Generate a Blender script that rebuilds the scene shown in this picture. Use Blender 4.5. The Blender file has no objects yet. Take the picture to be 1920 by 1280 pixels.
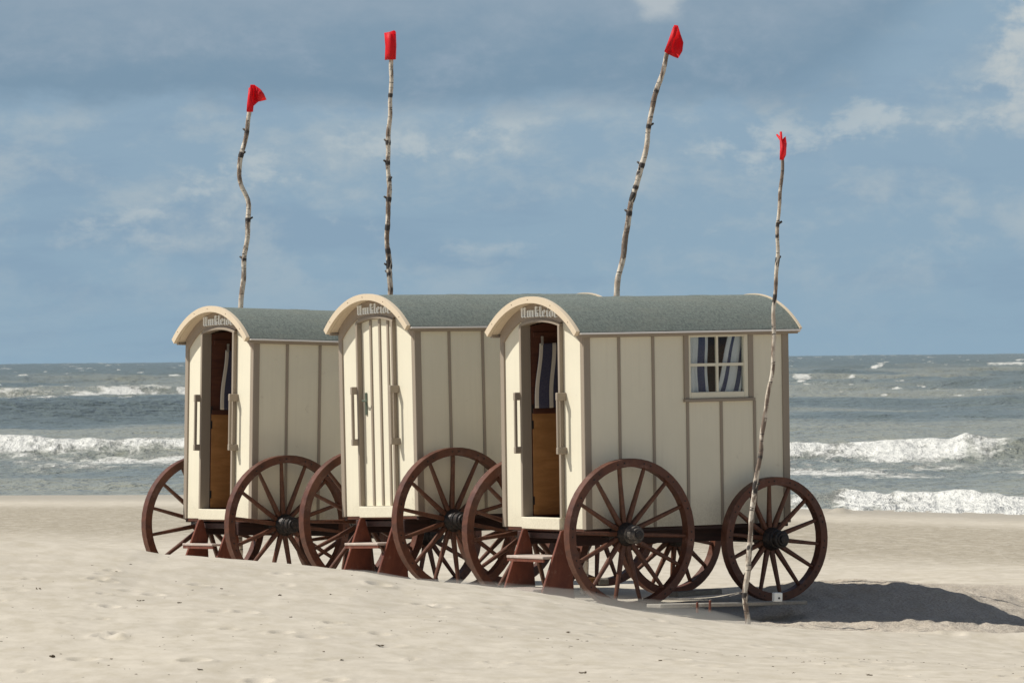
import bpy, bmesh, math, random
import numpy as np
from mathutils import Vector, Matrix, Euler

random.seed(7)
rng = np.random.default_rng(11)
SC = bpy.context.scene
COL = SC.collection
F = 12000.0          # focal length in pixels of a 1920 px wide frame (225 mm on 36 mm)
HC = 2.34            # camera height
ROLL = -0.0104
PI = math.pi
R = math.radians

def world(px, py, D):
    """point seen at photo pixel (px, py) at distance D"""
    X, Y = px - 960, py - 672
    c, s = math.cos(-ROLL), math.sin(-ROLL)
    x = c*X - s*Y; y = s*X + c*Y
    return Vector((x/F*D, D, HC - y/F*D))

# ------------------------------------------------------------------ objects
def tag(o, label=None, cat=None, group=None, kind=None):
    if label: o['label'] = label
    if cat: o['category'] = cat
    if group: o['group'] = group
    if kind: o['kind'] = kind
    return o

def empty(name, loc, rot=(0, 0, 0)):
    o = bpy.data.objects.new(name, None); COL.objects.link(o)
    o.location = loc; o.rotation_euler = rot
    o.empty_display_size = 0.2
    return o

class MB:
    def __init__(s): s.bm = bmesh.new()
    def verts(s, pts): return [s.bm.verts.new(p) for p in pts]
    def face(s, vs):
        try: return s.bm.faces.new(vs)
        except ValueError: return None
    def box(s, x0, x1, y0, y1, z0, z1):
        v = s.verts([(x, y, z) for x in (x0, x1) for y in (y0, y1) for z in (z0, z1)])
        for f in ((0,1,3,2),(4,6,7,5),(0,4,5,1),(2,3,7,6),(0,2,6,4),(1,5,7,3)): s.face([v[i] for i in f])
        return s
    def prism(s, poly, axis, a, b):
        """poly of 2-D points extruded along axis ('x': (y,z) points, 'y': (x,z), 'z': (x,y))"""
        def P(p, t):
            return {'x': (t, p[0], p[1]), 'y': (p[0], t, p[1]), 'z': (p[0], p[1], t)}[axis]
        A = s.verts([P(p, a) for p in poly]); B = s.verts([P(p, b) for p in poly])
        n = len(poly)
        s.face(A[::-1]); s.face(B)
        for i in range(n): s.face([A[i], A[(i+1) % n], B[(i+1) % n], B[i]])
        return s
    def strip(s, outer, inner, axis, a, b):
        """closed band between two open curves (same length), extruded"""
        n = len(outer)
        for i in range(n-1):
            s.prism([outer[i], outer[i+1], inner[i+1], inner[i]], axis, a, b)
        return s
    def band(s, outer, inner, a, b, cap=True):
        """one clean arched slab: curves are lists of (y,z), extruded along x from a to b"""
        n = len(outer)
        Oa = s.verts([(a, y, z) for y, z in outer]); Ob = s.verts([(b, y, z) for y, z in outer])
        Ia = s.verts([(a, y, z) for y, z in inner]); Ib = s.verts([(b, y, z) for y, z in inner])
        for i in range(n-1):
            s.face([Oa[i], Ob[i], Ob[i+1], Oa[i+1]]); s.face([Ia[i], Ia[i+1], Ib[i+1], Ib[i]])
            s.face([Oa[i], Oa[i+1], Ia[i+1], Ia[i]]); s.face([Ob[i], Ib[i], Ib[i+1], Ob[i+1]])
        s.face([Oa[0], Ia[0], Ib[0], Ob[0]]); s.face([Oa[-1], Ob[-1], Ib[-1], Ia[-1]])
        return s
    def tube(s, pts, rad, n=10, cap=True, wob=0):
        rings = []
        pts = [Vector(p) for p in pts]
        for i, p in enumerate(pts):
            t = (pts[min(i+1, len(pts)-1)] - pts[max(i-1, 0)]).normalized()
            up = Vector((0, 1, 0)) if abs(t.y) < .9 else Vector((1, 0, 0))
            a = t.cross(up).normalized(); b = t.cross(a)
            r = rad[i] if hasattr(rad, '__len__') else rad
            rings.append(s.verts([p + (a*math.cos(2*PI*k/n) + b*math.sin(2*PI*k/n))*r*(1+wob*random.uniform(-1, 1)) for k in range(n)]))
        for A, B in zip(rings, rings[1:]):
            for k in range(n): s.face([A[k], A[(k+1) % n], B[(k+1) % n], B[k]])
        if cap: s.face(rings[0][::-1]); s.face(rings[-1])
        return s
    def lathe(s, prof, n=24, axis='y', centre=(0, 0, 0), close=False):
        """prof: list of (r, t) along the axis"""
        c = Vector(centre); rings = []
        for r, t in prof:
            ring = []
            for k in range(n):
                a = 2*PI*k/n; u, w = r*math.cos(a), r*math.sin(a)
                ring.append({'y': (u, t, w), 'x': (t, u, w), 'z': (u, w, t)}[axis])
            rings.append(s.verts([c + Vector(p) for p in ring]))
        rr = rings + ([rings[0]] if close else [])
        for A, B in zip(rr, rr[1:]):
            for k in range(n): s.face([A[k], A[(k+1) % n], B[(k+1) % n], B[k]])
        if not close: s.face(rings[0][::-1]); s.face(rings[-1])
        return s
    def bar(s, a, b, w, h, up=(0, 0, 1), w2=None, h2=None):
        a, b = Vector(a), Vector(b); t = (b-a).normalized(); up = Vector(up)
        u = t.cross(up).normalized(); v = u.cross(t)
        w2 = w if w2 is None else w2; h2 = h if h2 is None else h2
        A = s.verts([a + u*w*i/2 + v*h*j/2 for i, j in ((-1,-1),(1,-1),(1,1),(-1,1))])
        B = s.verts([b + u*w2*i/2 + v*h2*j/2 for i, j in ((-1,-1),(1,-1),(1,1),(-1,1))])
        s.face(A[::-1]); s.face(B)
        for k in range(4): s.face([A[k], A[(k+1) % 4], B[(k+1) % 4], B[k]])
        return s
    def build(s, name, mat, parent=None, bevel=0, smooth=False, loc=None, rot=None, seg=1):
        bmesh.ops.recalc_face_normals(s.bm, faces=s.bm.faces)
        me = bpy.data.meshes.new(name); s.bm.to_mesh(me); s.bm.free()
        if mat: me.materials.append(mat)
        if smooth:
            for p in me.polygons: p.use_smooth = True
        o = bpy.data.objects.new(name, me); COL.objects.link(o)
        if parent: o.parent = parent
        if loc is not None: o.location = loc
        if rot is not None: o.rotation_euler = rot
        if bevel:
            m = o.modifiers.new('bevel', 'BEVEL'); m.width = bevel; m.segments = seg
            m.limit_method = 'ANGLE'; m.angle_limit = R(40); m.use_clamp_overlap = True
        return o

# ------------------------------------------------------------------ node helpers
class NT:
    def __init__(s, tree): s.t = tree; s.n = tree.nodes; s.l = tree.links; s.n.clear()
    def node(s, typ, **kw):
        nd = s.n.new(typ)
        for k, v in kw.items():
            if k.startswith('_'): setattr(nd, k[1:], v)
        for k, v in kw.items():
            if not k.startswith('_'): s.set(nd.inputs[k.replace('__', ' ')] if isinstance(k, str) else nd.inputs[k], v)
        return nd
    def set(s, inp, v):
        if isinstance(v, bpy.types.NodeSocket): s.l.new(v, inp)
        else:
            if isinstance(v, tuple) and len(v) == 3 and inp.type == 'RGBA': v = (*v, 1)
            inp.default_value = v
    def m(s, op, a, b=0.0, c=None, clamp=False):
        nd = s.n.new('ShaderNodeMath'); nd.operation = op; nd.use_clamp = clamp
        s.set(nd.inputs[0], a); s.set(nd.inputs[1], b)
        if c is not None: s.set(nd.inputs[2], c)
        return nd.outputs[0]
    def ss(s, v, a, b, lo=0.0, hi=1.0):
        nd = s.n.new('ShaderNodeMapRange'); nd.interpolation_type = 'SMOOTHSTEP'
        s.set(nd.inputs[0], v); s.set(nd.inputs[1], a); s.set(nd.inputs[2], b); s.set(nd.inputs[3], lo); s.set(nd.inputs[4], hi)
        return nd.outputs[0]
    def mix(s, f, a, b, mode='MIX'):
        nd = s.n.new('ShaderNodeMix'); nd.data_type = 'RGBA'; nd.blend_type = mode
        s.set(nd.inputs[0], f); s.set(nd.inputs[6], a); s.set(nd.inputs[7], b)
        return nd.outputs[2]
    def noise(s, vec, scale, detail=3, rough=.5, dist=0.0, col=False):
        nd = s.n.new('ShaderNodeTexNoise')
        if vec is not None: s.l.new(vec, nd.inputs['Vector'])
        nd.inputs['Scale'].default_value = scale; nd.inputs['Detail'].default_value = detail
        nd.inputs['Roughness'].default_value = rough; nd.inputs['Distortion'].default_value = dist
        return nd.outputs[1 if col else 0]
    def mapping(s, vec, scale=(1, 1, 1), loc=(0, 0, 0), rot=(0, 0, 0)):
        nd = s.n.new('ShaderNodeMapping'); s.l.new(vec, nd.inputs[0])
        nd.inputs['Scale'].default_value = scale; nd.inputs['Location'].default_value = loc; nd.inputs['Rotation'].default_value = rot
        return nd.outputs[0]
    def bump(s, h, strength, dist, normal=None):
        nd = s.n.new('ShaderNodeBump'); s.l.new(h, nd.inputs['Height'])
        nd.inputs['Strength'].default_value = strength; nd.inputs['Distance'].default_value = dist
        if normal: s.l.new(normal, nd.inputs['Normal'])
        return nd.outputs[0]

def material(name):
    m = bpy.data.materials.new(name); m.use_nodes = True
    t = NT(m.node_tree)
    out = t.n.new('ShaderNodeOutputMaterial'); b = t.n.new('ShaderNodeBsdfPrincipled')
    t.l.new(b.outputs[0], out.inputs[0]); t.b = b; t.out = out
    t.tc = t.n.new('ShaderNodeTexCoord')
    return m, t

def paint(name, col, rough=.55, dirt=.5, dirtcol=(.30, .24, .17), splash=False, grain=.4):
    """weathered house paint: blotches, faint streaks, dirt"""
    m, t = material(name); v = t.tc.outputs['Object']
    oi = t.n.new('ShaderNodeObjectInfo')
    va = t.n.new('ShaderNodeVectorMath'); va.operation = 'ADD'; t.l.new(v, va.inputs[0])
    cmb = t.n.new('ShaderNodeCombineXYZ')
    for i in range(3): t.set(cmb.inputs[i], t.m('MULTIPLY', oi.outputs['Random'], 37.0+i*11))
    t.l.new(cmb.outputs[0], va.inputs[1]); v2 = va.outputs[0]
    big = t.noise(v2, 2.2, 4, .6)
    streak = t.noise(t.mapping(v2, (26, 26, 1.1)), 1.0, 4, .6)
    fine = t.noise(v2, 60, 3, .6)
    f = t.m('MULTIPLY', t.ss(t.m('ADD', t.m('MULTIPLY', big, .5), t.m('MULTIPLY', streak, .5)), .46, .72), dirt*.55)
    f = t.m('ADD', f, t.m('MULTIPLY', t.ss(fine, .62, .8), dirt*.25), clamp=True)
    c = t.mix(f, col, dirtcol)
    c = t.mix(t.ss(big, .3, .7), c, t.mix(.5, c, tuple(min(1, x*1.12) for x in col)))
    if splash:
        sz = t.n.new('ShaderNodeSeparateXYZ'); t.l.new(v, sz.inputs[0])
        sp_ = t.m('MULTIPLY', t.ss(t.m('ADD', sz.outputs[2], t.m('MULTIPLY', t.m('SUBTRACT', big, .5), .6)), 1.12, .74), t.ss(fine, .35, .65, .25, 1.0))
        c = t.mix(t.m('MULTIPLY', sp_, .38), c, (.46, .40, .30))
        c = t.mix(t.m('MULTIPLY', t.ss(t.noise(v2, 7, 5, .75), .62, .72), .30), c, (.50, .43, .32))
    t.set(t.b.inputs['Base Color'], c)
    t.set(t.b.inputs['Roughness'], t.ss(streak, .2, .8, rough-.08, rough+.14))
    t.set(t.b.inputs['Specular IOR Level'], .35)
    h = t.m('ADD', t.m('MULTIPLY', streak, grain), t.m('MULTIPLY', fine, .3))
    t.set(t.b.inputs['Normal'], t.bump(h, .25, .004))
    return m

def wood(name, col, dark, rough=.6, scale=(3, 40, 40), wear=None, wearcol=(.42, .33, .28)):
    m, t = material(name); v = t.tc.outputs['Object']
    g = t.noise(t.mapping(v, scale), 1.0, 5, .65, .6)
    b = t.noise(v, 3.0, 4, .6)
    c = t.mix(t.ss(g, .3, .7), dark, col)
    c = t.mix(t.m('MULTIPLY', t.ss(b, .4, .7), .5), c, tuple(x*.7 for x in col))
    if wear:
        w = t.noise(v, 9.0, 6, .75)
        c = t.mix(t.m('MULTIPLY', t.ss(w, .54, .70), wear), c, wearcol)
    t.set(t.b.inputs['Base Color'], c); t.set(t.b.inputs['Roughness'], rough)
    t.set(t.b.inputs['Specular IOR Level'], .4)
    t.set(t.b.inputs['Normal'], t.bump(g, .35, .004))
    return m

M = {}
M['cream'] = paint('cream_paint', (.74, .685, .54), .5, .25, grain=.15, splash=True)
M['cream_side'] = M['cream']
M['cream_trim'] = paint('cream_trim_paint', (.66, .545, .40), .5, .5)
M['taupe'] = paint('taupe_paint', (.312, .258, .200), .55, .4, (.2, .15, .12))
M['white_strip'] = paint('pale_strip_paint', (.80, .75, .70), .5, .15)
M['white'] = paint('white_letter_paint', (.88, .88, .84), .6, .1, (.6, .55, .48))
M['sign'] = paint('sign_board_paint', (.33, .262, .20), .55, .5, (.22, .17, .13))
M['redwood'] = wood('red_brown_wood', (.132, .044, .022), (.062, .023, .014), .5, (6, 6, 6), .40, (.25, .14, .11))
M['spoke'] = wood('spoke_wood', (.142, .052, .026), (.070, .027, .015), .5, (30, 30, 30), .35, (.24, .14, .09))
M['steps'] = wood('step_wood', (.19, .055, .028), (.11, .03, .018), .5, (8, 30, 3), .3, (.32, .2, .15))
M['darkframe'] = wood('dark_frame_wood', (.06, .026, .020), (.03, .016, .014), .6, (3, 30, 30))
M['ply'] = wood('plywood', (.46, .22, .075), (.34, .155, .05), .55, (4, 4, 18), .2, (.42, .22, .10))
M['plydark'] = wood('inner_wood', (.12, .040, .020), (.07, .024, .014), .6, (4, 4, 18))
M['plank'] = wood('weathered_plank', (.40, .365, .31), (.28, .25, .21), .8, (3, 40, 40), .6, (.62, .58, .50))
M['tread'] = wood('tread_wood', (.55, .46, .40), (.42, .33, .28), .6, (30, 3, 30), .7, (.72, .68, .62))
m, t = material('dark_iron'); M['iron'] = m
n_ = t.noise(t.tc.outputs['Object'], 30, 4, .6)
t.set(t.b.inputs['Base Color'], t.mix(t.ss(n_, .4, .7), (.018, .017, .017), (.05, .035, .028)))
t.set(t.b.inputs['Metallic'], .3); t.set(t.b.inputs['Roughness'], .5); t.set(t.b.inputs['Normal'], t.bump(n_, .4, .004))
m, t = material('hub_metal'); M['hubmetal'] = m
n_ = t.noise(t.tc.outputs['Object'], 22, 5, .7)
t.set(t.b.inputs['Base Color'], t.mix(t.ss(n_, .40, .62), (.04, .034, .03), (.15, .125, .105)))
t.set(t.b.inputs['Metallic'], .1); t.set(t.b.inputs['Roughness'], .65); t.set(t.b.inputs['Normal'], t.bump(n_, .4, .004))
m, t = material('green_bronze'); M['lock'] = m
n_ = t.noise(t.tc.outputs['Object'], 40, 4, .6)
t.set(t.b.inputs['Base Color'], t.mix(n_, (.07, .10, .075), (.17, .20, .15))); t.set(t.b.inputs['Metallic'], .5); t.set(t.b.inputs['Roughness'], .5)

# roofing felt
m, t = material('roofing_felt'); M['felt'] = m
v = t.tc.outputs['Object']
gr = t.noise(v, 38, 4, .85); gr2 = t.noise(v, 190, 2, .8); bl = t.noise(v, 2.3, 5, .7)
stre = t.noise(t.mapping(v, (1.2, 9, 9)), 1.0, 4, .7)
c = t.mix(t.ss(gr, .35, .65), (.105, .124, .112), (.205, .232, .205))
c = t.mix(t.m('MULTIPLY', t.ss(gr2, .5, .68), .55), c, (.36, .385, .345))
c = t.mix(t.m('MULTIPLY', t.ss(t.m('ADD', t.m('MULTIPLY', bl, .5), t.m('MULTIPLY', stre, .5)), .46, .70), .35), c, (.25, .25, .20))
t.set(t.b.inputs['Base Color'], c); t.set(t.b.inputs['Roughness'], .9); t.set(t.b.inputs['Specular IOR Level'], .2)
t.set(t.b.inputs['Normal'], t.bump(t.m('ADD', gr, gr2), .7, .006))

# birch bark
m, t = material('birch_bark'); M['birch'] = m
v = t.tc.outputs['Object']
oi = t.n.new('ShaderNodeObjectInfo'); cmb = t.n.new('ShaderNodeCombineXYZ')
t.set(cmb.inputs[2], t.m('MULTIPLY', oi.outputs['Random'], 53)); va = t.n.new('ShaderNodeVectorMath'); va.operation = 'ADD'
t.l.new(v, va.inputs[0]); t.l.new(cmb.outputs[0], va.inputs[1]); v = va.outputs[0]
band = t.noise(t.mapping(v, (7, 7, 34)), 1.0, 4, .75)
pat = t.noise(t.mapping(v, (16, 16, 6)), 1.0, 3, .6)
big = t.noise(t.mapping(v, (1, 1, 1.6)), 1.0, 2, .5)
c = t.mix(t.ss(pat, .38, .62), (.66, .59, .49), (.42, .33, .25))
c = t.mix(t.m('MULTIPLY', t.ss(t.m('ADD', t.m('MULTIPLY', pat, .6), t.m('MULTIPLY', big, .45)), .505, .575), .85), c, (.14, .095, .07))
c = t.mix(t.ss(band, .57, .63), c, (.045, .035, .030))
at = t.n.new('ShaderNodeAttribute'); at.attribute_name = 'knot'
c = t.mix(t.ss(at.outputs['Fac'], .15, .45), c, (.04, .032, .028))
t.set(t.b.inputs['Base Color'], c); t.set(t.b.inputs['Roughness'], .65); t.set(t.b.inputs['Normal'], t.bump(t.m('ADD', band, pat), .5, .01))

# red flag cloth (thin, lets light through)
m, t = material('red_cloth'); M['red'] = m
t.set(t.b.inputs['Base Color'], (.80, .018, .030)); t.set(t.b.inputs['Roughness'], .6)
tr = t.node('ShaderNodeBsdfTranslucent', Color=(.95, .05, .06)); mx = t.n.new('ShaderNodeMixShader'); mx.inputs[0].default_value = .5
t.l.new(t.b.outputs[0], mx.inputs[1]); t.l.new(tr.outputs[0], mx.inputs[2]); t.l.new(mx.outputs[0], t.out.inputs[0])

def stripes(name, freq, phase, duty, blue=(.018, .028, .12), white=(.62, .58, .50), axis=0):
    m, t = material(name)
    sx = t.n.new('ShaderNodeSeparateXYZ'); t.l.new(t.tc.outputs['UV'], sx.inputs[0])
    fr = t.m('FRACT', t.m('ADD', t.m('MULTIPLY', sx.outputs[axis], freq), phase))
    s = t.m('LESS_THAN', fr, duty)
    n = t.noise(t.tc.outputs['Object'], 90, 3, .6)
    c = t.mix(s, white, blue); c = t.mix(t.m('MULTIPLY', n, .25), c, tuple(x*.6 for x in white))
    t.set(t.b.inputs['Base Color'], c); t.set(t.b.inputs['Roughness'], .9); t.set(t.b.inputs['Normal'], t.bump(n, .4, .004))
    return m
M['towel'] = stripes('striped_towel_cloth', 3.14, .71, .72, (.006, .009, .055), (.70, .62, .50))
M['curtain'] = stripes('striped_curtain_cloth', 1.0, .52, .33, (.006, .014, .095), (.80, .80, .80))

# window glass
m, t = material('window_glass'); M['glass'] = m
gl = t.node('ShaderNodeBsdfGlossy', Color=(1, 1, 1), Roughness=.02); tp = t.node('ShaderNodeBsdfTransparent', Color=(.93, .95, .95))
fr = t.node('ShaderNodeFresnel', IOR=1.22); mx = t.n.new('ShaderNodeMixShader')
t.l.new(fr.outputs[0], mx.inputs[0]); t.l.new(tp.outputs[0], mx.inputs[1]); t.l.new(gl.outputs[0], mx.inputs[2]); t.l.new(mx.outputs[0], t.out.inputs[0])

# ------------------------------------------------------------------ numpy noise
def vnoise(x, y, seed=0):
    xi = np.floor(x).astype(np.int64); yi = np.floor(y).astype(np.int64)
    fx = x-xi; fy = y-yi
    fx = fx*fx*fx*(fx*(fx*6-15)+10); fy = fy*fy*fy*(fy*(fy*6-15)+10)
    def h(a, b):
        n = (a*374761393 + b*668265263 + seed*982451653) & 0x7fffffff
        n = ((n ^ (n >> 13))*1274126177) & 0x7fffffff
        return ((n ^ (n >> 16)) & 0xffff)/65535.0
    return (h(xi, yi)*(1-fx)+h(xi+1, yi)*fx)*(1-fy) + (h(xi, yi+1)*(1-fx)+h(xi+1, yi+1)*fx)*fy
def fbm(x, y, seed=0, octs=4, gain=.5):
    a = 1; s = 0; tot = 0
    for o in range(octs):
        s = s + a*(vnoise(x*2**o+o*17.3, y*2**o-o*9.1, seed+o)-.5)*2; tot += a; a *= gain
    return s/tot
def sst(v, a, b):
    u = np.clip((v-a)/(b-a), 0, 1); return u*u*(3-2*u)

def grid_mesh(name, X, Y, Z, mat, attrs=None):
    r, c = X.shape
    co = np.empty((r*c, 3), np.float32); co[:, 0] = X.ravel(); co[:, 1] = Y.ravel(); co[:, 2] = Z.ravel()
    i = np.arange(r*c, dtype=np.int32).reshape(r, c)
    q = np.stack([i[:-1, :-1], i[:-1, 1:], i[1:, 1:], i[1:, :-1]], -1).reshape(-1, 4)
    me = bpy.data.meshes.new(name)
    me.vertices.add(r*c); me.vertices.foreach_set('co', co.ravel())
    me.loops.add(q.size); me.loops.foreach_set('vertex_index', q.ravel())
    me.polygons.add(len(q)); me.polygons.foreach_set('loop_start', np.arange(0, q.size, 4, dtype=np.int32))
    me.polygons.foreach_set('loop_total', np.full(len(q), 4, np.int32))
    me.polygons.foreach_set('use_smooth', np.ones(len(q), bool))
    me.update(); me.validate()
    for k, a in (attrs or {}).items():
        at = me.attributes.new(k, 'FLOAT', 'POINT'); at.data.foreach_set('value', a.astype(np.float32).ravel())
    me.materials.append(mat)
    o = bpy.data.objects.new(name, me); COL.objects.link(o)
    return o

SEA = -0.60
def yshore(x):
    xs = [-400, -60, -20, -11.5, -7.3, -2, 5.3, 9.4, 14, 40, 400]
    ys = [175, 150, 145, 143.4, 141.9, 136, 124.6, 117.6, 112, 104, 90]
    return np.interp(x, xs, ys)

# ------------------------------------------------------------------ beach height
def crest_z(x):
    """height of the drift crest (54 m away) from its outline in the photo"""
    px = np.array([-900, -200, 0, 250, 300, 400, 560, 680, 760, 900, 1000, 1100, 1200, 1300, 1400, 1500, 1640, 1800, 1920, 2400, 3200])
    py = np.array([985, 1010, 1014, 1031, 1040, 1046, 1058, 1070, 1085, 1101, 1114, 1129, 1145, 1159, 1173, 1183, 1196, 1213, 1224, 1250, 1270])
    xx = (px-960)/F*54; hz = 672-0.0104*(px-960)
    return np.interp(x, xx, HC-(py-hz)/F*54)

def beach_z(x, y, fine=True):
    s = y - yshore(x)
    base = np.where(s < 0, SEA - .0085*s, SEA - .02*s)
    flat = SEA + .0085*68
    z = np.minimum(base, flat+.06) if False else base
    z = np.where(y < 72, np.interp(y, [0, 72], [.0, 0])*0 + (SEA + .0085*np.maximum(yshore(x)-72, 0))*1.0, z)
    z = z*sst(y, 62, 80) + 0.0*(1-sst(y, 62, 80))
    # ground under and right of the near cart
    dip = -.15*sst(x, .8, 2.6)*(1-sst(y, 60.2, 62.2))*sst(y, 54, 57)
    mound = .10*sst(x, 1.8, 2.8)*(1-sst(x, 3.9, 5.3))*sst(y, 60.6, 62.2)*(1-sst(y, 62.6, 65.5))
    low = -.34*sst(x, 3.7, 5.3)*sst(y, 56, 59)*(1-sst(y, 61.6, 64.5))
    z = z+dip+mound+low*.6
    # raised sand round carts 1 and 2
    z = z + .10*np.exp(-((x+.6)/1.2)**2-((y-63.5)/1.5)**2)
    z = z + .10*np.exp(-((x-2.48)/.42)**2-((y-60.98)/.45)**2)
    # drift in front: ramp up to the crest, then a lee slope
    zc = crest_z(x)
    zn = .27 + .035*sst(-x, -5, 5)       # level at 40 m
    ramp = zn + (zc-zn)*np.clip((y-40)/14.0, -.25, 1)
    ramp = np.where(y < 36, zn-(zc-zn)*.25*1.0 - .0, ramp)
    zc = zc + .016*fbm(x*2.3, x*0+1.3, 6, 4, .6)*sst(x, -2.6, -1.5)
    yc = 54.0 + .5*fbm(x*.6, x*0+3.3, 5, 2)
    lee = np.clip((y-yc)/2.6, 0, 1)
    w = 1-sst(lee, 0, 1)
    drift = ramp
    z = np.where(y < yc, drift, np.maximum(z, drift*w + z*(1-w)) if False else drift*w + z*(1-w))
    if fine:
        near = sst(y, 36, 40)*(1-sst(y, 70, 95))
        # wind ripples, dents and scour, stretched along the wind (x)
        und = .036*fbm(x*.55, y*.30, 21, 4)
        rip = .013*fbm(x*1.5+.4*y, y*2.2, 31, 5, .6) + .006*fbm(x*5, y*4.5, 33, 3)*sst(fbm(x*.5, y*.3, 35, 2), -.2, .4)
        z = z + near*(und*(1-.7*np.exp(-((y-54)/1.2)**2)) + rip)
        # lumpy trodden sand on the sunny side of the cart shadow
        lump = sst(x, 1.9, 2.6)*sst(y, 55.0, 57.5)*(1-sst(y, 62.5, 64.5))
        z = z + lump*(.060*fbm(x*1.9, y*1.1, 41, 5, .6)+.020*fbm(x*8, y*4, 43, 4, .6))
        z = z + sst(y, 70, 85)*(.010*fbm(x*1.3, y*.25, 51, 4) + .006*fbm(x*6, y*.8, 52, 3))*sst(-s, 2, 10)
        # small wind scarp on the right
        ys2 = 56.2 - (x-2.6)*.55 + .25*fbm(x*1.1, x*0+8, 61, 3)
        sc = sst(x, 2.5, 3.0)*(1-sst(x, 4.4, 5.0))
        z = z + .030*sc*sst(y, ys2, ys2+.10)*(1-sst(y, ys2+.1, ys2+1.6))
        # lumps of dug sand near the water
        for px, py, D, r, h in ((1570, 962, 117.5, .13, .13), (1583, 964, 117.3, .10, .07), (1749, 958, 114.6, .10, .05)):
            w0 = world(px, py, D)
            z = z + h*np.exp(-((x-w0.x)/r)**2-((y-D)/(r*2.2))**2)
        # dents with a rim (foot marks, bird marks)
        for cx, cy, r, d in DENTS:
            k = ((x-cx)/r)**2+((y-cy)/(r*2.0))**2
            z = z - d*np.exp(-k) + d*.5*np.exp(-((np.sqrt(k)-1.35)/.35)**2)*(x > cx-2)
    return z

random.seed(5)
DENTS = []
for i in range(120):
    yy = random.uniform(39.5, 52.5); DENTS.append((random.uniform(-.088, .088)*yy, yy, random.uniform(.025, .09), random.uniform(.010, .038)))
for i in range(26):
    yy = random.uniform(55.5, 59.5); DENTS.append((random.uniform(2.2, 5.2), yy, random.uniform(.05, .12), random.uniform(.01, .02)))

def spaced(segs):
    out = [segs[0][0]]
    for a, b, d0, d1 in segs:
        x = a
        while x < b-1e-6:
            f = (x-a)/(b-a); x += d0*(1-f)+d1*f; out.append(min(x, b))
    return np.array(sorted(set(np.round(out, 5))))
ysr = spaced([(-60, 30, 15, 6), (30, 38, 2, .15), (38, 52, .075, .05), (52, 64, .045, .05), (64, 80, .06, .2), (80, 160, .25, .6), (160, 260, 4, 20)])
half = spaced([(0, 5.6, .028, .028), (5.6, 8, .05, .2), (8, 20, .25, 1), (20, 100, 2, 15), (100, 3000, 40, 500)])
xsr = np.concatenate([-half[::-1][:-1], half])
X, Y = np.meshgrid(xsr, ysr)
Z = beach_z(X, Y)
S = Y - yshore(X)
wet = sst(S, -14+3*fbm(X*.1, Y*.05, 71, 2), -4)
strip = sst(S, -54, -40)*(1-sst(S, -22, -13))
rough = sst(X, 1.7, 2.5)*sst(Y, 55.3, 56.8)*(1-sst(Y, 63.5, 66))

m, t = material('beach_sand'); M['sand'] = m
v = t.tc.outputs['Object']
def attr(t, n):
    a = t.n.new('ShaderNodeAttribute'); a.attribute_name = n; return a.outputs['Fac']
aw, ast, aro = attr(t, 'wet'), attr(t, 'strip'), attr(t, 'rough')
n1 = t.noise(t.mapping(v, (.7, .25, 1)), 1.0, 5, .6)
n2 = t.noise(t.mapping(v, (5, 2.0, 5)), 1.0, 5, .65)
n3 = t.noise(v, 45, 3, .7)
c = t.mix(t.ss(n1, .35, .68), (.515, .462, .378), (.475, .425, .348))
c = t.mix(t.m('MULTIPLY', t.ss(n2, .46, .66), .62), c, (.42, .37, .285))
c = t.mix(t.m('MULTIPLY', t.ss(n2, .50, .32), .45), c, (.60, .54, .45))
# dark flecks: shell grit and weed crumbs
fl = t.noise(t.mapping(v, (11, 3.2, 5)), 1.0, 3, .6)
thr = t.m('SUBTRACT', .735, t.m('MULTIPLY', ast, .15))
fm = t.ss(fl, thr, t.m('ADD', thr, .035))
c = t.mix(t.m('MULTIPLY', fm, .75), c, (.10, .085, .065))
c = t.mix(t.m('MULTIPLY', ast, t.ss(n2, .35, .6, .45, .85)), c, (.31, .268, .20))
c = t.mix(t.m('MULTIPLY', aro, t.ss(n3, .42, .60, .10, .80)), c, (.30, .245, .20))
c = t.mix(t.m('MULTIPLY', aw, .62), c, (.30, .27, .22))
t.set(t.b.inputs['Base Color'], c); t.set(t.b.inputs['Roughness'], t.m('SUBTRACT', .95, t.m('MULTIPLY', aw, .25)))
t.set(t.b.inputs['Specular IOR Level'], .2)
n4 = t.noise(v, 14, 4, .65)
hh = t.m('ADD', t.m('MULTIPLY', n3, .35), t.m('MULTIPLY', n4, 1.0))
hh = t.m('MULTIPLY', hh, t.m('ADD', .35, t.m('MULTIPLY', aro, 3.2)))
t.set(t.b.inputs['Normal'], t.bump(hh, .5, .012))
beach = grid_mesh('beach', X, Y, Z, M['sand'], dict(wet=wet, strip=strip, rough=rough))
tag(beach, kind='structure')

# ------------------------------------------------------------------ sea
yd = spaced([(96, 150, .22, .26), (150, 260, .26, .45), (260, 480, .5, .9), (480, 900, 1.2, 3.2)])
yf = 1/np.linspace(1/900, 1/60000, 260)[1:]
yd = np.concatenate([yd, yf])
uh = spaced([(0, .092, .00028, .00028), (.092, .16, .001, .006), (.16, 4, .02, .6)])
us = np.concatenate([-uh[::-1][:-1], uh])
U, YY = np.meshgrid(us, yd); XX = U*YY
SO = YY - yshore(XX)
dm = sst(SO, 0, 12)
def ridge(y0, A, wf, wb, s0):
    """breaking swell: steep face towards the shore, long back. y0 array of crest distance"""
    d = YY - y0
    return A*np.where(d < 0, np.exp(-(d/wf)**2), np.exp(-(d/wb)**2)), d
u = U
Zs = np.full_like(XX, SEA); foam = np.zeros_like(XX)
lacy = fbm(XX*.35, YY*.10, 101, 5, .6); lac2 = fbm(XX*1.4, YY*.35, 103, 4, .6)
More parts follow.
